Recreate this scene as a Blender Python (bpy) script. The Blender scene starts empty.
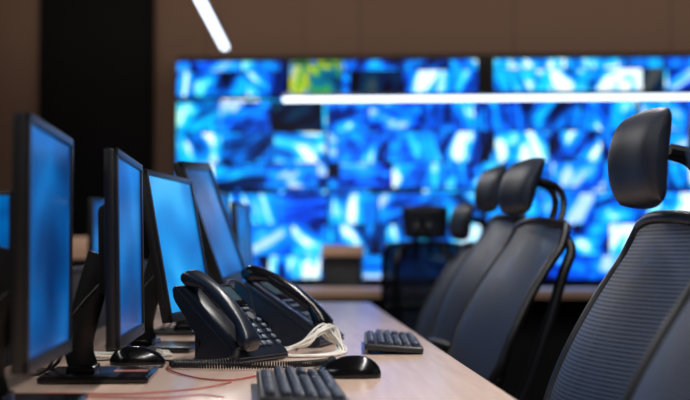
import bpy, bmesh, math, random
from mathutils import Matrix, Vector, Euler
random.seed(7)
C = bpy.context.scene.collection
rad = math.radians
bpy.context.scene.view_settings.view_transform = 'Standard'

def lin(c):
    return tuple(((x/255)/12.92 if x/255 <= .04045 else ((x/255+.055)/1.055)**2.4) for x in c)+(1,)

# ------------------------------------------------------------------ materials
def newmat(name):
    m = bpy.data.materials.new(name); m.use_nodes = True
    nt = m.node_tree
    return m, nt, nt.nodes, nt.links, nt.nodes['Principled BSDF']

def pbr(name, col, rough=.5, metal=0, noise=0, nscale=40, bump=0, spec=.5, emit=None, estr=0):
    m, nt, N, L, P = newmat(name)
    c = lin(col)
    P.inputs['Base Color'].default_value = c
    P.inputs['Roughness'].default_value = rough
    P.inputs['Metallic'].default_value = metal
    P.inputs['Specular IOR Level'].default_value = spec
    tc = N.new('ShaderNodeTexCoord')
    nz = N.new('ShaderNodeTexNoise'); nz.inputs['Scale'].default_value = nscale
    L.new(tc.outputs['Object'], nz.inputs['Vector'])
    if noise:
        mx = N.new('ShaderNodeMix'); mx.data_type = 'RGBA'
        mx.inputs[6].default_value = tuple(x*(1-noise) for x in c[:3])+(1,)
        mx.inputs[7].default_value = tuple(min(1, x*(1+noise)) for x in c[:3])+(1,)
        L.new(nz.outputs['Fac'], mx.inputs[0]); L.new(mx.outputs[2], P.inputs['Base Color'])
    if bump:
        b = N.new('ShaderNodeBump'); b.inputs['Strength'].default_value = bump
        b.inputs['Distance'].default_value = .002
        L.new(nz.outputs['Fac'], b.inputs['Height']); L.new(b.outputs[0], P.inputs['Normal'])
    if emit:
        P.inputs['Emission Color'].default_value = lin(emit)
        P.inputs['Emission Strength'].default_value = estr
    return m

M_black = pbr('black_plastic', (22, 23, 26), .42, noise=.15, bump=.05, nscale=300)
M_gloss = pbr('black_gloss', (12, 12, 14), .18)
M_bezel = pbr('monitor_bezel', (14, 15, 18), .38)
M_key = pbr('key_plastic', (34, 41, 56), .38)
M_phone = pbr('phone_plastic', (24, 31, 43), .28)
M_pkey = pbr('phone_keys', (80, 92, 112), .4)
M_grey = pbr('grey_plastic', (70, 74, 82), .4)
M_lcd = pbr('phone_lcd', (60, 80, 90), .2)
M_chairframe = pbr('chair_frame', (16, 18, 23), .38)
M_cushion = pbr('headrest_leatherette', (34, 40, 53), .45, bump=.15, nscale=220)
M_fabric = pbr('seat_fabric', (26, 27, 31), .85, bump=.4, nscale=400)
M_chrome = pbr('chrome', (170, 172, 176), .2, 1)
M_white = pbr('white_cable', (225, 222, 212), .45)
M_red = pbr('red_cable', (170, 60, 45), .5)
M_blackcable = pbr('black_cable', (14, 14, 16), .5)
M_darkpanel = pbr('dark_panel', (13, 12, 15), .7, noise=.2, nscale=3)
M_door = pbr('dark_door', (10, 9, 12), .8, noise=.2, nscale=3, spec=.2)
M_divider = pbr('divider_fabric', (26, 26, 32), .9, bump=.3, nscale=300)
M_alu = pbr('aluminium', (120, 122, 128), .35, 1)
M_lamp = pbr('lamp_diffuser', (255, 255, 255), .5, emit=(225, 238, 255), estr=3)
M_ceil = pbr('ceiling_paint', (70, 62, 58), .9, noise=.05, nscale=2)
M_floor = pbr('carpet', (38, 36, 40), .95, noise=.3, nscale=60, bump=.5)
M_sticker = pbr('sticker', (150, 90, 85), .5)

def wood(name, c1, c2, rough=.35, along='Y'):
    m, nt, N, L, P = newmat(name)
    tc = N.new('ShaderNodeTexCoord'); mp = N.new('ShaderNodeMapping')
    mp.inputs['Scale'].default_value = (14, .9, 14) if along == 'Y' else (.9, 14, 14)
    nz = N.new('ShaderNodeTexNoise'); nz.inputs['Scale'].default_value = 3; nz.inputs['Detail'].default_value = 6
    nz.inputs['Distortion'].default_value = .6
    cr = N.new('ShaderNodeValToRGB')
    cr.color_ramp.elements[0].position = .3; cr.color_ramp.elements[0].color = lin(c1)
    cr.color_ramp.elements[1].position = .7; cr.color_ramp.elements[1].color = lin(c2)
    L.new(tc.outputs['Object'], mp.inputs[0]); L.new(mp.outputs[0], nz.inputs['Vector'])
    L.new(nz.outputs['Fac'], cr.inputs[0]); L.new(cr.outputs[0], P.inputs['Base Color'])
    P.inputs['Roughness'].default_value = rough
    return m
M_desk = wood('desk_laminate', (202, 174, 154), (218, 190, 170), .24)
M_deskx = wood('desk_laminate_cross', (190, 152, 124), (208, 172, 144), .4, 'X')
M_cap = wood('rail_wood', (225, 180, 148), (240, 198, 168), .5, 'X')

def wallmat():
    m, nt, N, L, P = newmat('wall_panelling')
    tc = N.new('ShaderNodeTexCoord')
    br = N.new('ShaderNodeTexBrick')
    br.offset = 0
    br.inputs['Scale'].default_value = 1
    br.inputs['Brick Width'].default_value = 1.2
    br.inputs['Row Height'].default_value = 6
    br.inputs['Mortar Size'].default_value = .006
    br.inputs['Color1'].default_value = lin((126, 100, 84)); br.inputs['Color2'].default_value = lin((122, 96, 80))
    br.inputs['Mortar'].default_value = lin((92, 73, 62))
    sx = N.new('ShaderNodeSeparateXYZ'); cx = N.new('ShaderNodeCombineXYZ')
    ad = N.new('ShaderNodeMath'); ad.operation = 'ADD'
    L.new(tc.outputs['Object'], sx.inputs[0])
    L.new(sx.outputs[0], ad.inputs[0]); L.new(sx.outputs[1], ad.inputs[1])
    a2 = N.new('ShaderNodeMath'); a2.inputs[1].default_value = 3; L.new(sx.outputs[2], a2.inputs[0])
    L.new(ad.outputs[0], cx.inputs[0]); L.new(a2.outputs[0], cx.inputs[1])
    L.new(cx.outputs[0], br.inputs['Vector']); L.new(br.outputs['Color'], P.inputs['Base Color'])
    P.inputs['Roughness'].default_value = .7
    return m
M_wall = wallmat()

def meshfabric():
    m, nt, N, L, P = newmat('chair_mesh')
    P.inputs['Roughness'].default_value = .5
    tc = N.new('ShaderNodeTexCoord')
    mp = N.new('ShaderNodeMapping'); mp.inputs['Scale'].default_value = (.001, 1, .55)
    L.new(tc.outputs['Object'], mp.inputs[0])
    w1 = N.new('ShaderNodeTexVoronoi'); w1.inputs['Scale'].default_value = 260; w1.inputs['Randomness'].default_value = 0
    L.new(mp.outputs[0], w1.inputs['Vector'])
    cr = N.new('ShaderNodeValToRGB'); e = cr.color_ramp.elements
    e[0].position = .25; e[0].color = lin((4, 6, 10)); e[1].position = .5; e[1].color = lin((56, 70, 96))
    L.new(w1.outputs['Distance'], cr.inputs[0]); L.new(cr.outputs[0], P.inputs['Base Color'])
    hr = N.new('ShaderNodeMapRange'); hr.inputs['From Min'].default_value = .2; hr.inputs['From Max'].default_value = .35
    hr.inputs['To Min'].default_value = .55; hr.inputs['To Max'].default_value = 1
    L.new(w1.outputs['Distance'], hr.inputs['Value'])
    tr = N.new('ShaderNodeBsdfTransparent'); mx = N.new('ShaderNodeMixShader')
    L.new(hr.outputs[0], mx.inputs[0])
    L.new(tr.outputs[0], mx.inputs[1]); L.new(P.outputs[0], mx.inputs[2])
    L.new(mx.outputs[0], N['Material Output'].inputs['Surface'])
    return m
M_mesh = meshfabric()

def screenmat(name, c1, c2, c3, strength, seed):
    # desktop wallpaper: dark blue edges with broad lighter light rays
    m, nt, N, L, P = newmat(name)
    tc = N.new('ShaderNodeTexCoord'); mp = N.new('ShaderNodeMapping')
    mp.inputs['Location'].default_value = (seed, seed*1.7, seed*.3)
    mp.inputs['Rotation'].default_value = (rad(25), 0, 0)
    mp.inputs['Scale'].default_value = (1, 1, 1.8)
    nz = N.new('ShaderNodeTexNoise'); nz.inputs['Scale'].default_value = 3.0; nz.inputs['Detail'].default_value = 1
    nz.inputs['Distortion'].default_value = .3
    cr = N.new('ShaderNodeValToRGB'); e = cr.color_ramp.elements
    e[0].position = .34; e[0].color = lin(c1); e[1].position = .66; e[1].color = lin(c3)
    k = e.new(.5); k.color = lin(c2)
    L.new(tc.outputs['Object'], mp.inputs[0]); L.new(mp.outputs[0], nz.inputs['Vector']); L.new(nz.outputs['Fac'], cr.inputs[0])
    P.inputs['Base Color'].default_value = (.002, .003, .004, 1); P.inputs['Roughness'].default_value = .22
    P.inputs['Specular IOR Level'].default_value = .08
    L.new(cr.outputs[0], P.inputs['Emission Color']); P.inputs['Emission Strength'].default_value = strength
    return m
SCR = [screenmat('screen_blue_a', (0, 48, 104), (0, 80, 150), (0, 112, 192), 1.0, 1),
       screenmat('screen_blue_b', (0, 54, 118), (0, 84, 156), (0, 112, 190), 1.0, 4),
       screenmat('screen_blue_c', (0, 102, 182), (0, 136, 214), (40, 170, 236), 1.05, 9),
       screenmat('screen_blue_d', (0, 24, 62), (0, 62, 128), (0, 102, 182), 1.0, 13)]

def feedmat(name, stops, strength, cell=(.40, .235), scale=2.6, contrast=1.0, seed=0.0, dist=1.2, detail=3, off=.06):
    m, nt, N, L, P = newmat(name)
    def math_(op, a, b=None):
        n = N.new('ShaderNodeMath'); n.operation = op
        for i, v in enumerate((a, b)):
            if v is None: continue
            if isinstance(v, (int, float)): n.inputs[i].default_value = v
            else: L.new(v, n.inputs[i])
        return n.outputs[0]
    def cellnoise(cw, ch, sd):
        gz = math_('DIVIDE', sx.outputs[2], ch); fz = math_('FLOOR', gz)
        wr = N.new('ShaderNodeTexWhiteNoise'); wr.noise_dimensions = '1D'; L.new(math_('ADD', fz, sd), wr.inputs['W'])
        gx = math_('ADD', math_('DIVIDE', sx.outputs[0], cw), wr.outputs['Value'])
        fx = math_('FLOOR', gx)
        cb = N.new('ShaderNodeCombineXYZ'); L.new(fx, cb.inputs[0]); L.new(fz, cb.inputs[1]); cb.inputs[2].default_value = sd
        wn = N.new('ShaderNodeTexWhiteNoise'); wn.noise_dimensions = '3D'; L.new(cb.outputs[0], wn.inputs['Vector'])
        return gx, gz, wn
    tc = N.new('ShaderNodeTexCoord'); sx = N.new('ShaderNodeSeparateXYZ'); L.new(tc.outputs['Object'], sx.inputs[0])
    gx, gz, wn = cellnoise(cell[0], cell[1], seed+.5)
    _, _, w2 = cellnoise(cell[0]*.37, cell[1]*.48, seed+7.3)
    vs = N.new('ShaderNodeVectorMath'); vs.operation = 'SCALE'; vs.inputs['Scale'].default_value = 30
    L.new(wn.outputs['Color'], vs.inputs[0])
    va = N.new('ShaderNodeVectorMath'); va.operation = 'ADD'; L.new(tc.outputs['Object'], va.inputs[0]); L.new(vs.outputs[0], va.inputs[1])
    vr = N.new('ShaderNodeVectorRotate'); vr.rotation_type = 'Y_AXIS'; L.new(va.outputs[0], vr.inputs['Vector'])
    L.new(math_('MULTIPLY', wn.outputs['Value'], 6.0), vr.inputs['Angle'])
    mp = N.new('ShaderNodeMapping'); mp.inputs['Scale'].default_value = (.7, 1, 1.6); L.new(vr.outputs[0], mp.inputs[0])
    nz = N.new('ShaderNodeTexNoise'); nz.inputs['Scale'].default_value = scale; nz.inputs['Detail'].default_value = detail
    nz.inputs['Roughness'].default_value = .55; nz.inputs['Distortion'].default_value = dist
    L.new(mp.outputs[0], nz.inputs['Vector'])
    o1 = math_('MULTIPLY', math_('SUBTRACT', wn.outputs['Value'], .45), .16)
    o2 = math_('MULTIPLY', math_('SUBTRACT', w2.outputs['Value'], .5), .09)
    f0 = math_('ADD', math_('MULTIPLY', math_('SUBTRACT', nz.outputs['Fac'], .5), contrast), .5)
    f = math_('ADD', math_('ADD', f0, o1), o2)
    cr = N.new('ShaderNodeValToRGB'); e = cr.color_ramp.elements
    e[0].position = stops[0][0]; e[0].color = lin(stops[0][1]); e[1].position = stops[-1][0]; e[1].color = lin(stops[-1][1])
    for p, c in stops[1:-1]:
        k = e.new(p); k.color = lin(c)
    L.new(f, cr.inputs[0])
    sc = N.new('ShaderNodeSeparateColor'); L.new(wn.outputs['Color'], sc.inputs[0])
    # individual feeds differ in tint
    def tinted(prev, lo, hi, col, amt):
        sel = math_('MULTIPLY', math_('GREATER_THAN', sc.outputs[0], lo), math_('LESS_THAN', sc.outputs[0], hi))
        mx = N.new('ShaderNodeMix'); mx.data_type = 'RGBA'; mx.blend_type = 'MULTIPLY'
        L.new(math_('MULTIPLY', sel, amt), mx.inputs[0]); L.new(prev, mx.inputs[6]); mx.inputs[7].default_value = col
        return mx.outputs[2]
    col = tinted(cr.outputs[0], .10, .16, (.3, 1, .75, 1), .7)
    col = tinted(col, .40, .65, (.4, .55, 1, 1), .85)
    ez = math_('LESS_THAN', math_('ABSOLUTE', math_('SUBTRACT', math_('FRACT', gz), .5)), .48)
    ex = math_('LESS_THAN', math_('ABSOLUTE', math_('SUBTRACT', math_('FRACT', gx), .5)), .49)
    on = math_('ADD', math_('MULTIPLY', math_('GREATER_THAN', sc.outputs[2], off), .95), .05)
    st = math_('MULTIPLY', math_('MULTIPLY', math_('MULTIPLY', ex, ez), on), strength)
    P.inputs['Base Color'].default_value = (.01, .01, .02, 1); P.inputs['Roughness'].default_value = .4
    P.inputs['Specular IOR Level'].default_value = .2
    L.new(col, P.inputs['Emission Color']); L.new(st, P.inputs['Emission Strength'])
    return m
BST = [(.22, (0, 5, 26)), (.33, (0, 24, 104)), (.42, (0, 72, 200)), (.50, (0, 118, 245)), (.60, (0, 160, 255)), (.67, (50, 205, 255)), (.76, (225, 248, 255))]
M_feed = feedmat('surveillance_feeds', BST, 1.6, contrast=1.85)
TST = [(.22, (0, 7, 28)), (.34, (0, 48, 124)), (.45, (0, 106, 220)), (.54, (0, 154, 245)), (.64, (20, 198, 250)), (.75, (235, 250, 255))]
M_feedt = feedmat('surveillance_feeds_cyan', TST, 1.55, contrast=1.8, seed=11)
GST = [(.22, (0, 40, 90)), (.34, (0, 110, 150)), (.42, (40, 160, 70)), (.48, (170, 205, 30)), (.54, (225, 228, 70)), (.59, (0, 130, 230)), (.70, (140, 220, 255))]
M_feedg = feedmat('surveillance_feed_green', GST, 1.1, (.30, .30), 3.2, 1.3, seed=5, off=-1)

# ------------------------------------------------------------------ geometry helpers
def empty(name, loc, rotz=0, pre=None):
    o = bpy.data.objects.new(name, None); o.empty_display_size = .05; C.objects.link(o)
    m = Matrix.Translation(loc) @ Matrix.Rotation(rotz, 4, 'Z')
    o.matrix_world = (pre @ m) if pre else m
    return o

def finish(name, bm, mat, parent=None, mtx=None, smooth=True):
    bmesh.ops.recalc_face_normals(bm, faces=bm.faces)
    me = bpy.data.meshes.new(name); bm.to_mesh(me); bm.free()
    for m in (mat if isinstance(mat, list) else [mat]): me.materials.append(m)
    o = bpy.data.objects.new(name, me); C.objects.link(o)
    if parent: o.parent = parent
    if mtx is not None:
        if parent: o.matrix_local = mtx
        else: o.matrix_world = mtx
    if smooth:
        for p in me.polygons: p.use_smooth = True
        try: me.set_sharp_from_angle(angle=rad(40))
        except Exception: pass
    return o

def add_box(bm, c, s, bevel=0, seg=2, mtx=None, taper=None):
    r = bmesh.ops.create_cube(bm, size=1)
    vs = r['verts']
    for v in vs:
        k = 1
        if taper and v.co.z > 0: k = taper
        v.co = Vector((v.co.x*s[0]*k, v.co.y*s[1]*k, v.co.z*s[2]))
    if bevel:
        es = list({e for v in vs for e in v.link_edges})
        r2 = bmesh.ops.bevel(bm, geom=es, offset=bevel, segments=seg, affect='EDGES', profile=.6)
        vs = list({v for f in r2['faces'] for v in f.verts} | {v for v in vs if v.is_valid})
    T = Matrix.Translation(c)
    if mtx is not None: T = mtx @ T
    bmesh.ops.transform(bm, matrix=T, verts=vs)

def box(name, c, s, mat, parent=None, bevel=.003, mtx=None, rot=None, seg=2):
    bm = bmesh.new(); add_box(bm, (0, 0, 0), s, min(bevel, min(s)*.45) if bevel else 0, seg)
    m = Matrix.Translation(c)
    if rot: m = m @ Euler(rot).to_matrix().to_4x4()
    if mtx is not None: m = mtx @ m
    return finish(name, bm, mat, parent, m)

def cyl(name, c, r, h, mat, parent=None, r2=None, rot=None, seg=24, bevel=0, mtx=None):
    bm = bmesh.new(); bmesh.ops.create_cone(bm, cap_ends=True, segments=seg, radius1=r, radius2=r if r2 is None else r2, depth=h)
    if bevel:
        es = [e for e in bm.edges if len(e.link_faces) == 2 and any(len(f.verts) > 4 for f in e.link_faces)]
        bmesh.ops.bevel(bm, geom=es, offset=bevel, segments=2, affect='EDGES')
    m = Matrix.Translation(c)
    if rot: m = m @ Euler(rot).to_matrix().to_4x4()
    if mtx is not None: m = mtx @ m
    return finish(name, bm, mat, parent, m)

def catmull(pts, n=8, cyclic=False):
    P = [Vector(p) for p in pts]; out = []
    N = len(P); rng = N if cyclic else N-1
    for i in range(rng):
        p0 = P[(i-1) % N] if (cyclic or i > 0) else P[0]
        p1 = P[i]; p2 = P[(i+1) % N]
        p3 = P[(i+2) % N] if (cyclic or i+2 < N) else P[-1]
        for k in range(n):
            t = k/n
            out.append(.5*((2*p1)+(-p0+p2)*t+(2*p0-5*p1+4*p2-p3)*t*t+(-p0+3*p1-3*p2+p3)*t**3))
    if not cyclic: out.append(P[-1])
    return out

def add_tube(bm, pts, r, seg=8, cyclic=False, flat=1.0):
    n = len(pts); rings = []
    nrm = None
    for i, p in enumerate(pts):
        a = pts[(i-1) % n] if (cyclic or i > 0) else pts[0]
        b = pts[(i+1) % n] if (cyclic or i < n-1) else pts[-1]
        t = (b-a)
        if t.length < 1e-9: t = Vector((0, 0, 1))
        t.normalize()
        if nrm is None:
            ref = Vector((0, 0, 1)) if abs(t.z) < .9 else Vector((0, 1, 0))
            nrm = (ref-t*ref.dot(t)).normalized()
        else:
            nrm = (nrm-t*nrm.dot(t)).normalized()
        bn = t.cross(nrm)
        rr = r[i] if isinstance(r, (list, tuple)) else r
        rings.append([bm.verts.new(p+nrm*math.cos(2*math.pi*k/seg)*rr*flat+bn*math.sin(2*math.pi*k/seg)*rr) for k in range(seg)])
    for i in range(n if cyclic else n-1):
        A = rings[i]; B = rings[(i+1) % n]
        for k in range(seg):
            bm.faces.new((A[k], A[(k+1) % seg], B[(k+1) % seg], B[k]))
    if not cyclic:
        bm.faces.new(rings[0][::-1]); bm.faces.new(rings[-1])

def tube(name, pts, r, mat, parent=None, cyclic=False, n=8, seg=8, raw=False, flat=1.0, mtx=None):
    bm = bmesh.new(); add_tube(bm, [Vector(p) for p in pts] if raw else catmull(pts, n, cyclic), r, seg, cyclic, flat)
    return finish(name, bm, mat, parent, mtx)

def grid_slab(name, fn, nu, nv, thick, mat, parent=None, mtx=None):
    """closed curved slab; fn(u,v)->(point, normal, thickness scale) with u,v in -1..1"""
    bm = bmesh.new(); F = []; B = []
    for i in range(nu+1):
        rf = []; rb = []
        for j in range(nv+1):
            u = -1+2*i/nu; v = -1+2*j/nv
            p, nn, k = fn(u, v)
            rf.append(bm.verts.new(Vector(p)+Vector(nn)*thick*.5*k)); rb.append(bm.verts.new(Vector(p)-Vector(nn)*thick*.5*k))
        F.append(rf); B.append(rb)
    for i in range(nu):
        for j in range(nv):
            bm.faces.new((F[i][j], F[i+1][j], F[i+1][j+1], F[i][j+1]))
            bm.faces.new((B[i][j], B[i][j+1], B[i+1][j+1], B[i+1][j]))
    for i in range(nu):
        bm.faces.new((F[i][0], B[i][0], B[i+1][0], F[i+1][0])); bm.faces.new((F[i][nv], F[i+1][nv], B[i+1][nv], B[i][nv]))
    for j in range(nv):
        bm.faces.new((F[0][j], F[0][j+1], B[0][j+1], B[0][j])); bm.faces.new((F[nu][j], B[nu][j], B[nu][j+1], F[nu][j+1]))
    return finish(name, bm, mat, parent, mtx)

# ------------------------------------------------------------------ room (slightly rotated to the desks)
RM = Matrix.Rotation(rad(-6), 4, 'Z')
box('floor', (0.5, 4.3, -.05), (11, 13, .1), M_floor, bevel=0, mtx=RM)
box('ceiling', (0.5, 4.3, 3.25), (11, 13, .1), M_ceil, bevel=0, mtx=RM)
box('wall_back', (0.5, 10.55, 1.6), (11, .3, 3.2), M_wall, bevel=0, mtx=RM)
box('wall_left', (-4.9, 4.3, 1.6), (.2, 12.4, 3.2), M_wall, bevel=0, mtx=RM)
box('wall_right', (5.9, 4.3, 1.6), (.2, 12.4, 3.2), M_wall, bevel=0, mtx=RM)
box('wall_front', (0.5, -2.1, 1.6), (11, .2, 3.2), M_wall, bevel=0, mtx=RM)
dr = empty('door_1', (-2.62, 10.38, 0), pre=RM)
box('leaf', (0, 0, 1.6), (.86, .04, 3.18), M_door, dr, bevel=.004)
box('frame_left', (-.44, -.01, 1.6), (.03, .06, 3.18), M_door, dr)
box('frame_right', (.44, -.01, 1.6), (.03, .06, 3.18), M_door, dr)
cyl('handle', (.34, -.06, 1.0), .01, .3, M_darkpanel, dr)
box('baseboard_back', (1.4, 10.385, .06), (7, .03, .12), M_darkpanel, mtx=RM)

# video wall
vw = empty('video_wall', (0, 10.2, 0), pre=RM)
box('mount_frame', (1.0, .12, 1.6), (5.9, .12, 1.75), M_darkpanel, vw)
def vpanel(nm, x0, x1, z0, z1, mat=M_feed):
    box(nm+'_case', ((x0+x1)/2, .03, (z0+z1)/2), (x1-x0, .06, z1-z0), M_bezel, vw, .004)
    bm = bmesh.new(); b = .005
    vs = [bm.verts.new(p) for p in ((x0+b, -.002, z0+b), (x1-b, -.002, z0+b), (x1-b, -.002, z1-b), (x0+b, -.002, z1-b))]
    bm.faces.new(vs); finish(nm+'_screen', bm, mat, vw, Matrix.Identity(4), smooth=False)
vpanel('top_1', -1.95, -1.11, 2.16, 2.43)
vpanel('top_2', -1.08, -.68, 2.17, 2.43, M_feedg)
vpanel('top_3', -.675, .36, 2.17, 2.43)
vpanel('top_4', .48, 1.75, 2.18, 2.43, M_feedt)
vpanel('top_5', 1.76, 3.9, 2.18, 2.43)
for r, (z0, z1) in enumerate(((.76, 1.445), (1.453, 2.14))):
    for c in range(5):
        x0 = -1.95+c*1.17
        vpanel('panel_%d_%d' % (r, c), x0, x0+1.163, z0, z1, M_feedt if (r, c) in ((1, 0), (0, 1), (1, 3)) else M_feed)

# pendant linear lamps: two in view, two added for light
def linear_lamp(p0, p1, z, w=.06, pre=None, power=0):
    p0 = Vector(p0); p1 = Vector(p1); d = p1-p0; L = d.length; ang = math.atan2(d.y, d.x); mid = (p0+p1)/2
    e = empty('pendant_linear_lamp', (mid.x, mid.y, z), ang, pre)
    box('housing', (0, 0, .025), (L, w, .03), M_alu, e, .004)
    box('diffuser', (0, 0, 0), (L-.01, w*.92, .03), M_lamp, e, .006)
    for s in (-1, 1):
        cyl('wire', (s*(L/2-.15), 0, (3.2-z)/2+.05), .0015, 3.2-z-.1, M_alu, e, seg=6)
        cyl('canopy', (s*(L/2-.15), 0, 3.185-z), .04, .03, M_alu, e)
    if power:
        ld = bpy.data.lights.new('lamp_light', 'AREA'); ld.shape = 'RECTANGLE'; ld.size = L; ld.size_y = w
        ld.energy = power; ld.color = (1, .95, .92)
        lo = bpy.data.objects.new('lamp_light', ld); C.objects.link(lo); lo.parent = e; lo.location = (0, 0, -.03)
    return e
linear_lamp((-.52, 5.6), (-.425, 8.75), 2.3, .05, power=24)
linear_lamp((-1.02, 9.2), (3.6, 9.2), 2.02, .045, pre=RM, power=10)
linear_lamp((.75, -.5), (.75, 4.3), 2.45, .065, power=80)  # unseen lamp added above the frame to light the desk
linear_lamp((-1.6, -.5), (-1.6, 4.3), 2.45, .065, power=26)  # second unseen lamp, added to light the left row
ww = empty('added_wall_fill', (.3, 9.3, 3.15), pre=RM)  # unseen fixture added at the ceiling to brighten the back wall
box('fill_track', (0, 0, 0), (8, .1, .08), M_alu, ww)
ld = bpy.data.lights.new('wall_fill_light', 'AREA'); ld.shape = 'RECTANGLE'; ld.size = 7.8; ld.size_y = .08; ld.energy = 26; ld.color = (1, .85, .72)
lo = bpy.data.objects.new('wall_fill_light', ld); C.objects.link(lo); lo.parent = ww; lo.location = (0, .03, -.06); lo.rotation_euler = (rad(55), 0, 0)

# ------------------------------------------------------------------ desks
def desk(loc, sx, sy, mat, modesty=None):
    e = empty('control_desk', loc)
    box('desktop', (0, 0, .735), (sx, sy, .03), mat, e, .004)
    n = 4
    for i in range(n):
        y = -sy/2+.06+i*(sy-.12)/(n-1)
        box('leg_panel_%d' % i, (-sx*.32, y, .36), (sx*.28, .03, .72), M_darkpanel, e)
    box('back_panel', (-sx/2+.05, 0, .42), (.02, sy-.1, .5), M_darkpanel, e)
    return e
desk((-.105, 2.75, 0), .91, 6.3, M_desk)
desk((-1.06, 3.7, 0), .82, 4.6, M_desk)
dv = empty('desk_divider', (-.605, 3.0, 0))
box('panel', (0, 0, .46), (.03, 5.6, .92), M_divider, dv)
box('cap', (0, 0, .925), (.04, 5.6, .014), M_darkpanel, dv)
pt = empty('low_partition', (-2.1, 6.6, 0))
box('panel', (0, 0, .47), (2.4, .05, .94), M_divider, pt)
box('wood_rail', (0, -.01, .99), (2.4, .08, .11), M_cap, pt)
bd = empty('rear_desk', (.6, 7.9, 0), pre=RM)
box('desktop', (0, 0, .73), (4.4, .7, .045), M_deskx, bd)
box('front_panel', (0, .2, .36), (4.3, .03, .69), M_darkpanel, bd)
box('side_left', (-2.1, 0, .35), (.03, .6, .7), M_darkpanel, bd)
box('side_right', (2.1, 0, .35), (.03, .6, .7), M_darkpanel, bd)
cb = empty('side_cabinet', (-.57, 8.75, 0), pre=RM)
box('carcass', (0, 0, .47), (.24, .35, .94), M_darkpanel, cb)
box('top', (0, 0, .975), (.26, .38, .07), M_cap, cb)
box('door', (0, -.18, .45), (.22, .015, .84), M_black, cb)

# ------------------------------------------------------------------ monitors
def monitor(X, Y, zc, b, tilt, scr, roll=0, w=.46, h=.33, zdesk=.75, cable=True, bz=.013):
    e = empty('computer_monitor', (X, Y, zdesk), rad(-b))
    H = zc-zdesk
    T = Matrix.Translation((0, 0, H)) @ Matrix.Rotation(rad(-tilt), 4, 'Y') @ Matrix.Rotation(rad(roll), 4, 'X')
    bm = bmesh.new(); add_box(bm, (-.004, 0, 0), (.018, w, h), .005, 2)
    finish('panel_case', bm, M_bezel, e, T)
    bm = bmesh.new()
    add_box(bm, (.007, 0, h/2-bz/2), (.008, w, bz), .002); add_box(bm, (.007, 0, -h/2+.010), (.008, w, .02), .002)
    add_box(bm, (.007, -w/2+bz/2, 0), (.008, bz, h), .002); add_box(bm, (.007, w/2-bz/2, 0), (.008, bz, h), .002)
    finish('bezel', bm, M_bezel, e, T)
    bm = bmesh.new(); add_box(bm, (.0055, 0, .003), (.002, w-2*bz+.002, h-bz-.018))
    finish('screen', bm, scr, e, T)
    bm = bmesh.new()
    R = Matrix.Rotation(rad(-90), 4, 'Y')
    add_box(bm, (0, 0, .026), (h*.55, w*.42, .032), .008, 2, mtx=R, taper=.8)
    finish('back_cover', bm, M_black, e, T)
    tp = T @ Vector((-.042, 0, -.01))
    bm = bmesh.new()
    pts = [Vector((-.075, 0, .020)), Vector((-.083, 0, .065)), Vector((tp.x-.02, 0, tp.z*.7)), tp]
    add_tube(bm, catmull(pts, 6), .026, 12, flat=.45)
    finish('neck', bm, M_black, e)
    bm = bmesh.new(); add_box(bm, (-.045, 0, .007), (.19, .22, .012), .005, 3)
    add_box(bm, (-.075, 0, .018), (.05, .09, .014), .004, 2)
    finish('base', bm, M_gloss, e)
    box('power_button', (.012, w/2-.04, -h/2+.01), (.002, .008, .004), M_grey, e, 0, mtx=T)
    if cable:
        for k in (0, 1):
            tube('video_cable_%d' % k, [(-.04, -.03+.07*k, H-.06), (-.09, -.04+.09*k, H-.12), (-.115, -.05+.1*k, .055), (-.13, -.03+.09*k, .024), (-.15, -.01+.07*k, .010), (-.17, .0+.06*k, .008)], .003, M_blackcable, e, seg=6)
    return e
m1 = monitor(-.352, 1.955, .988, -1.8, 0, SCR[0], w=.43, h=.34)
m2 = monitor(-.294, 2.43, .982, -1, 1, SCR[1], w=.44)
monitor(-.258, 3.12, .988, 8, 10, SCR[2], w=.46, h=.335)
monitor(-.213, 3.72, 1.055, 9, 19, SCR[3], roll=3, w=.38, h=.35, bz=.024)
monitor(-.245, 4.62, 1.02, 6, 4, SCR[3])
monitor(-.185, 5.34, 1.0, 5, 4, SCR[0])
monitor(-1.07, 4.2, 1.00, 60, 0, SCR[1])
monitor(-.745, 5.55, 1.02, 10, 0, SCR[1])
box('inventory_sticker', (.01, .0, .0135), (.06, .035, .0006), M_sticker, m2, bevel=0)

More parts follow.
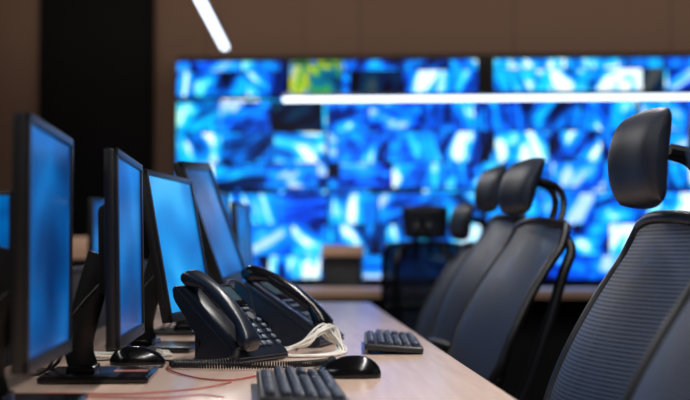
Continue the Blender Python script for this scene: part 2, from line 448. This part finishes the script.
# ------------------------------------------------------------------ keyboards
def keyboard(X, Y, rz):
    e = empty('keyboard', (X, Y, .75), rad(rz))
    u = .0188; W = 22.9*u; D = 6.9*u
    tl = Matrix.Rotation(rad(4), 4, 'X')
    T = Matrix.Translation((0, 0, .013)) @ tl
    bm = bmesh.new(); add_box(bm, (0, 0, 0), (W, D, .014), .005, 3); finish('case', bm, M_black, e, T)
    bm = bmesh.new()
    def key(x, y, w=1, d=1):
        add_box(bm, (x*u-W/2+.007, y*u-D/2+.006, .011), (w*u-.0028, d*u-.0028, .009), .0012, 1, taper=.86)
    def row(y, ws, x0=.2):
        x = x0
        for w in ws:
            if w > 0: key(x+w/2, y, w)
            x += abs(w)
    row(.6, [1.25, 1.25, 1.25, 6.25, 1.25, 1.25, 1.25, 1.25])
    row(1.6, [2.25]+[1]*10+[2.75]); row(2.6, [1.75]+[1]*11+[2.25]); row(3.6, [1.5]+[1]*12+[1.5]); row(4.6, [1]*13+[2])
    row(5.85, [1, -1, 1, 1, 1, 1, -.5, 1, 1, 1, 1, -.5, 1, 1, 1, 1])
    for y in (3.6, 4.6, 5.85): row(y, [1, 1, 1], 15.45)
    row(.6, [1, 1, 1], 15.45); row(1.6, [-1, 1, -1], 15.45)
    row(.6, [2, 1], 18.7); row(1.6, [1, 1, 1], 18.7); row(2.6, [1, 1, 1, 1], 18.7); row(3.6, [1, 1, 1, 1], 18.7); row(4.6, [1, 1, 1, 1], 18.7)
    finish('keys', bm, M_key, e, T)
    for s in (-1, 1): box('foot', (s*W*.4, D*.42, .006), (.03, .008, .012), M_black, e, .002)
    return e
keyboard(.015, 2.11, 90+2)
keyboard(.240, 3.16, 90-3)

# ------------------------------------------------------------------ mice
def mouse(X, Y, rz, cablepts=None, s=1.0):
    e = empty('computer_mouse', (X, Y, .75), rad(rz))
    bm = bmesh.new(); bmesh.ops.create_uvsphere(bm, u_segments=32, v_segments=20, radius=1)
    for v in bm.verts:
        x, y, z = v.co
        hgt = .036*(1-.22*x) * (1-.15*x*x)
        w = .031*(1+.08*x*x-.05*x)
        sx = math.copysign(abs(x)**.85, x); sy = math.copysign(abs(y)**.85, y)
        v.co = Vector((sx*.056*s, sy*w*s, (max(z, -.12)+.12)/1.12*hgt*s+.001))
    finish('shell', bm, M_gloss, e)
    cyl('wheel', (.028*s, 0, .029*s), .008, .007, M_grey, e, rot=(rad(90), 0, 0), seg=20)
    tube('button_seam', [(.05*s, 0, .013*s), (.04*s, 0, .0235*s), (.015*s, 0, .0335*s), (.0, 0, .036*s)], .0009, M_black, e, seg=6)
    if cablepts: tube('cable', cablepts, .0017, M_blackcable, e, seg=6)
    return e
mouse(.106, 2.43, 176, [(.056, 0, .008), (.07, -.02, .003), (.072, -.06, .003), (.06, -.1, .003), (.07, -.15, .003), (.06, -.2, .003)], 1.06)
mouse(-.305, 2.72, 10, [(.054, 0, .008), (.07, .01, .003), (.07, .04, .003), (.04, .08, .003), (-.03, .09, .003), (-.13, .06, .003)])
mouse(.0, 5.6, 80)

# ------------------------------------------------------------------ desk phones
def phone(X, Y, rz, cord=None, ang=40, glossy=0, S=1.0, lead=None):
    e = empty('desk_phone', (X, Y, .75), rad(rz)); e.scale = (S, S, S)
    a = rad(ang)
    L = .215; W = .2
    x0 = .085; z0 = .022
    ux, uz = -math.cos(a), math.sin(a)
    tx, tz = x0+ux*L, z0+uz*L
    prof = [(x0, .002), (x0+.006, .012), (x0, z0), (tx, tz), (tx-.012, tz-.004), (tx-.008, tz-.03), (x0+ux*.1-.02, .045), (-.03, .002)]
    bm = bmesh.new()
    A = [bm.verts.new((p[0], -W/2, p[1])) for p in prof]; B = [bm.verts.new((p[0], W/2, p[1])) for p in prof]
    n = len(prof)
    bm.faces.new(A); bm.faces.new(B[::-1])
    for i in range(n): bm.faces.new((A[i], B[i], B[(i+1) % n], A[(i+1) % n]))
    bmesh.ops.recalc_face_normals(bm, faces=bm.faces)
    bmesh.ops.bevel(bm, geom=list(bm.edges), offset=.004, segments=2, affect='EDGES')
    finish('body', bm, M_phone, e)
    box('stand_leg', (tx+.035, 0, .055), (.012, W*.7, .106), M_phone, e)
    box('stand_foot', (tx+.06, 0, .006), (.07, W*.7, .008), M_phone, e)
    F = Matrix(((0, ux, math.sin(a), x0), (1, 0, 0, 0), (0, uz, math.cos(a), z0), (0, 0, 0, 1)))
    box('display_bezel', (.032, .172, .003), (.118, .066, .008), M_gloss, e, .003, mtx=F)
    box('display', (.032, .174, .0075), (.095, .045, .002), M_lcd, e, .0005, mtx=F)
    bm = bmesh.new()
    for r in range(4):
        for c in range(3): add_box(bm, (.002+c*.021, .022+r*.0175, .004), (.016, .0115, .007), .0025, 2)
    for r in range(5): add_box(bm, (.082, .022+r*.0175, .004), (.014, .009, .006), .002, 2)
    for c in range(4): add_box(bm, (-.008+c*.026, .128, .004), (.02, .007, .006), .002, 2)
    for c in range(3): add_box(bm, (.0+c*.03, .108, .004), (.02, .008, .006), .002, 2)
    finish('keys', bm, M_pkey, e, F)
    cyl('nav_ring', (.06, .104, .005), .012, .006, M_grey, e, mtx=F, bevel=.001)
    box('cradle', (-.066, .108, .004), (.056, .194, .012), M_phone, e, .005, mtx=F)
    bm = bmesh.new(); rings = []
    ns = 30; seg = 20
    for i in range(ns+1):
        t = i/ns; s = -1+2*t
        y = .110+s*.115
        endk = max(0, (abs(s)-.5)/.5)
        tip = max(0, (abs(s)-.9)/.1)**2
        top = .060-.018*s*s-.012*tip
        bot = .032-.024*min(1, endk*1.8)+.006*tip
        hw = .021+.008*min(1, endk*1.8) - .008*tip
        cz = (top+bot)/2; hz = (top-bot)/2
        ring = []
        for k in range(seg):
            an = 2*math.pi*k/seg
            cx = math.copysign(abs(math.cos(an))**.7, math.cos(an)); cy = math.copysign(abs(math.sin(an))**.7, math.sin(an))
            ring.append(bm.verts.new((-.068+cx*hw, y, cz+cy*hz)))
        rings.append(ring)
    for i in range(ns):
        for k in range(seg): bm.faces.new((rings[i][k], rings[i][(k+1) % seg], rings[i+1][(k+1) % seg], rings[i+1][k]))
    bm.faces.new(rings[0][::-1]); bm.faces.new(rings[-1])
    finish('handset', bm, M_gloss if glossy else M_phone, e, F)
    if lead:
        for i, l in enumerate(lead): tube('lead_%d' % i, l, .0024, M_blackcable, e, seg=6)
    if cord:
        path = catmull(cord, 40); pts = []
        for p in path: p.z = max(p.z, .0095)
        tot = sum((path[i+1]-path[i]).length for i in range(len(path)-1)); pitch = .0056; R = .006
        NS = int(tot/pitch*10); cum = [0]
        for i in range(len(path)-1): cum.append(cum[-1]+(path[i+1]-path[i]).length)
        j = 0
        for q in range(NS+1):
            d = tot*q/NS
            while j < len(cum)-2 and cum[j+1] < d: j += 1
            f = (d-cum[j])/max(1e-9, cum[j+1]-cum[j]); p = path[j].lerp(path[j+1], f)
            t = (path[j+1]-path[j]).normalized(); up = Vector((0, 0, 1)); sd = t.cross(up).normalized(); up = sd.cross(t)
            an = 2*math.pi*d/pitch
            pts.append(p+sd*math.cos(an)*R+up*math.sin(an)*R)
        tube('coiled_cord', pts, .0018, M_blackcable, e, raw=True, seg=6)
    return e
ph1 = phone(-.123, 2.80, -32, ang=42, S=.95, cord=[(.075, -.085, .03), (.09, -.13, .014), (.05, -.165, .0095), (-.0, -.19, .0095), (.02, -.22, .0095), (.12, -.19, .0095), (.21, -.12, .0095), (.25, -.04, .0095), (.24, .02, .0095)],
            lead=[[(-.05, .06, .10), (-.09, .12, .17), (-.07, .17, .15), (-.04, .16, .06), (-.05, .14, .012), (-.1, .15, .006)]])
ph2 = phone(.01, 3.28, -18, ang=33, glossy=1, S=1.1,
            lead=[[(-.04, -.10, .04), (-.05, -.14, .018), (-.01, -.17, .006), (.03, -.19, .005), (.06, -.17, .005), (.07, -.20, .005)],
                  [(-.06, -.08, .05), (-.08, -.13, .024), (-.06, -.18, .007), (-.02, -.2, .005), (.03, -.215, .005)]])

# ------------------------------------------------------------------ cables
cbw = empty('white_cable_bundle', (0, 0, .75))
rs = random.Random(3)
for i in range(10):
    j = lambda s=.014: rs.uniform(-s, s)
    tube('strand_%d' % i, [(-.06+j(), 3.02+j(), .004), (-.02+j(), 2.94+j(), .006+i*.001), (.03+j(), 2.96+j(), .02+abs(j(.012))), (.07+j(), 3.00+j(), .040+abs(j(.025))), (.092+j(), 3.05+j(), .04+j(.02)),
         (.115+j(), 3.00+j(), .008), (.085+j(), 2.91+j(), .004), (.0+j(), 2.88+j(), .004), (-.05+j(), 2.92+j(), .004)], .0026, M_white, cbw, seg=6)
cbl = empty('white_network_cables', (0, 0, .75))
for i in range(5):
    j = lambda s=.012: rs.uniform(-s, s)
    tube('strand_%d' % i, [(-.46, 2.90+.03*i, .004), (-.38+j(), 2.88+j(), .004), (-.30+j(), 2.87+j(.02), .004+.003*i), (-.26+j(), 2.92+j(.02), .004), (-.28+j(), 2.96+j(), .004+.002*i), (-.36+j(), 2.95+j(), .004), (-.44, 2.98+j(), .004)], .0024, M_white, cbl, seg=6)
tube('red_cable', [(-.235, 2.70, .753), (-.235, 2.60, .753), (-.20, 2.48, .753), (-.15, 2.38, .753), (-.10, 2.36, .753), (-.05, 2.46, .753), (-.02, 2.50, .753), (.02, 2.48, .753)], .0017, M_red, n=12, seg=6)
tube('red_cable', [(-.53, 2.22, .753), (-.46, 2.15, .753), (-.36, 2.15, .753), (-.25, 2.14, .753), (-.15, 2.22, .753), (-.10, 2.32, .753)], .0014, M_red, n=12, seg=6)
tube('red_cable', [(-.53, 2.10, .753), (-.40, 2.11, .753), (-.30, 2.10, .753), (-.20, 2.08, .753), (-.14, 2.12, .753), (-.10, 2.08, .753)], .0013, M_red, n=12, seg=6)
tube('black_mouse_cable', [(-.50, 2.60, .753), (-.40, 2.59, .753), (-.30, 2.58, .753), (-.25, 2.63, .753), (-.255, 2.68, .753)], .0018, M_blackcable, n=10, seg=6)

# ------------------------------------------------------------------ chairs
def chair(X, Y, rz, dz=0, lean=25, htilt=10):
    e = empty('office_chair', (X, Y, 0), rad(rz))
    a = rad(lean); sa, ca = math.sin(a), math.cos(a)
    bx, bz = .0, .57+dz; HB = .51
    def bp(u, v):
        hw = .235-.03*v-.035*max(0, .35-v)/.35
        y = u*hw
        s = v*HB
        off = .028*math.sin(math.pi*min(1, v*1.1))-.040*u*u
        x = bx+sa*s-off*ca*0.9; z = bz+ca*s+off*sa*0.9
        return Vector((x, y, z))
    nn = Vector((-ca, 0, sa))
    def fn(u, v):
        return bp(u, (v+1)/2), nn, 1
    grid_slab('backrest_mesh', fn, 14, 18, .004, M_mesh, e)
    per = []; K = 10
    for i in range(K+1): per.append(bp(-.9+1.8*i/K, 1.0 + .012*(1-(abs(-1+2*i/K))**2)))
    for i in range(1, K): per.append(bp(1, .97-.94*i/K))
    for i in range(K+1): per.append(bp(.88-1.76*i/K, 0))
    for i in range(1, K): per.append(bp(-1, .03+.94*i/K))
    tube('backrest_frame', per, .013, M_chairframe, e, cyclic=True, n=3, seg=10)
    tube('lumbar_support', [bp(-.95, .3)+Vector((.02, 0, 0)), bp(-.4, .3)+Vector((.035, 0, 0)), bp(.4, .3)+Vector((.035, 0, 0)), bp(.95, .3)+Vector((.02, 0, 0))], .012, M_chairframe, e, seg=8)
    tpx, tpz = bp(0, .95).x, bp(0, .95).z
    for s in (-1, 1):
        tube('rear_upright_%d' % (s+1), [(-.12, s*.05, .43+dz), (.06, s*.07, .42+dz), (.15, s*.1, .50+dz), (.215, s*.13, .68+dz), (.27, s*.14, .86+dz), (tpx+.075, s*.13, tpz-.05), (tpx+.03, s*.09, tpz+.005)], .016, M_chairframe, e, seg=10)
    hx, hz = bp(0, 1).x-.015, bz+HB*ca+.108
    for s in (-1, 1):
        tube('headrest_arm_%d' % (s+1), [(tpx+.045, s*.035, tpz-.03), (tpx+.085, s*.035, tpz+.03), (hx+.10, s*.03, hz-.04), (hx+.075, s*.03, hz+.0), (hx+.02, s*.03, hz+.015)], .011, M_chairframe, e, seg=8)
    tl = rad(htilt)
    def hf(u, v):
        k = max(0.02, (1-abs(u)**4))**.5*max(.02, (1-abs(v)**3.0))**.5
        zz = v*.088*(1-.12*u*u)
        y = u*.118*(1-.10*max(0, -v))
        x = hx-.012*u*u-.022*math.cos(v*1.2)
        return Vector((x+math.sin(tl)*zz, y, hz+math.cos(tl)*zz)), Vector((-math.cos(tl), 0, math.sin(tl))), k
    grid_slab('headrest', hf, 22, 18, .056, M_cushion, e)
    def sf(u, v):
        k = max(.05, (1-abs(u)**5))**.5*max(.05, (1-abs(v)**5))**.5
        return Vector((-.215+u*.245, v*.24*(1-.05*u), .475+dz+.012*v*v-.02*max(0, -u-.5))), Vector((0, 0, 1)), k
    grid_slab('seat', sf, 20, 18, .075, M_fabric, e)
    box('seat_mechanism', (-.17, 0, .415+dz), (.24, .16, .05), M_chairframe, e, .01)
    cyl('gas_lift', (-.17, 0, .27+dz/2), .025, .28+dz, M_chrome, e)
    cyl('gas_sleeve', (-.17, 0, .17), .036, .16, M_chairframe, e)
    cyl('hub', (-.17, 0, .10), .05, .06, M_chairframe, e, bevel=.006)
    for k in range(5):
        an = 2*math.pi*k/5+.3; d = Vector((math.cos(an), math.sin(an), 0)); o = Vector((-.17, 0, 0))
        tube('leg_%d' % k, [o+d*.03+Vector((0, 0, .105)), o+d*.16+Vector((0, 0, .095)), o+d*.3+Vector((0, 0, .07))], .02, M_chairframe, e, seg=8, flat=.7)
        for s in (-1, 1):
            side = Vector((-d.y, d.x, 0))*s*.014
            cyl('caster_%d_%d' % (k, s+1), o+d*.3+side+Vector((0, 0, .028)), .028, .018, M_black, e, rot=(rad(90), 0, an), seg=18, bevel=.003)
    return e
chair(.35, 1.53, 4, dz=-.01)
chair(.44, 2.32, 5, htilt=4)
chair(.485, 3.90, 12, dz=.04, lean=28, htilt=18)
chair(.535, 4.85, 10, dz=.075, lean=28, htilt=14)
chair(.585, 6.05, 12, dz=-.02, lean=28)
chair(.72, 7.0, -100, dz=-.02)
chair(2.1, 6.8, -80, dz=-.02)

# ------------------------------------------------------------------ world, camera
w = bpy.data.worlds.new('room_ambient'); bpy.context.scene.world = w; w.use_nodes = True
w.node_tree.nodes['Background'].inputs[0].default_value = (.05, .055, .07, 1)
w.node_tree.nodes['Background'].inputs[1].default_value = .3

cd = bpy.data.cameras.new('camera'); cam = bpy.data.objects.new('camera', cd); C.objects.link(cam)
cam.location = (0, 0, .98); cam.rotation_euler = (rad(90+2.13), 0, rad(-2.35))
cd.sensor_width = 36; cd.lens = 70; cd.clip_start = .02
cd.dof.use_dof = True; cd.dof.focus_distance = 2.65; cd.dof.aperture_fstop = 2.8
bpy.context.scene.camera = cam
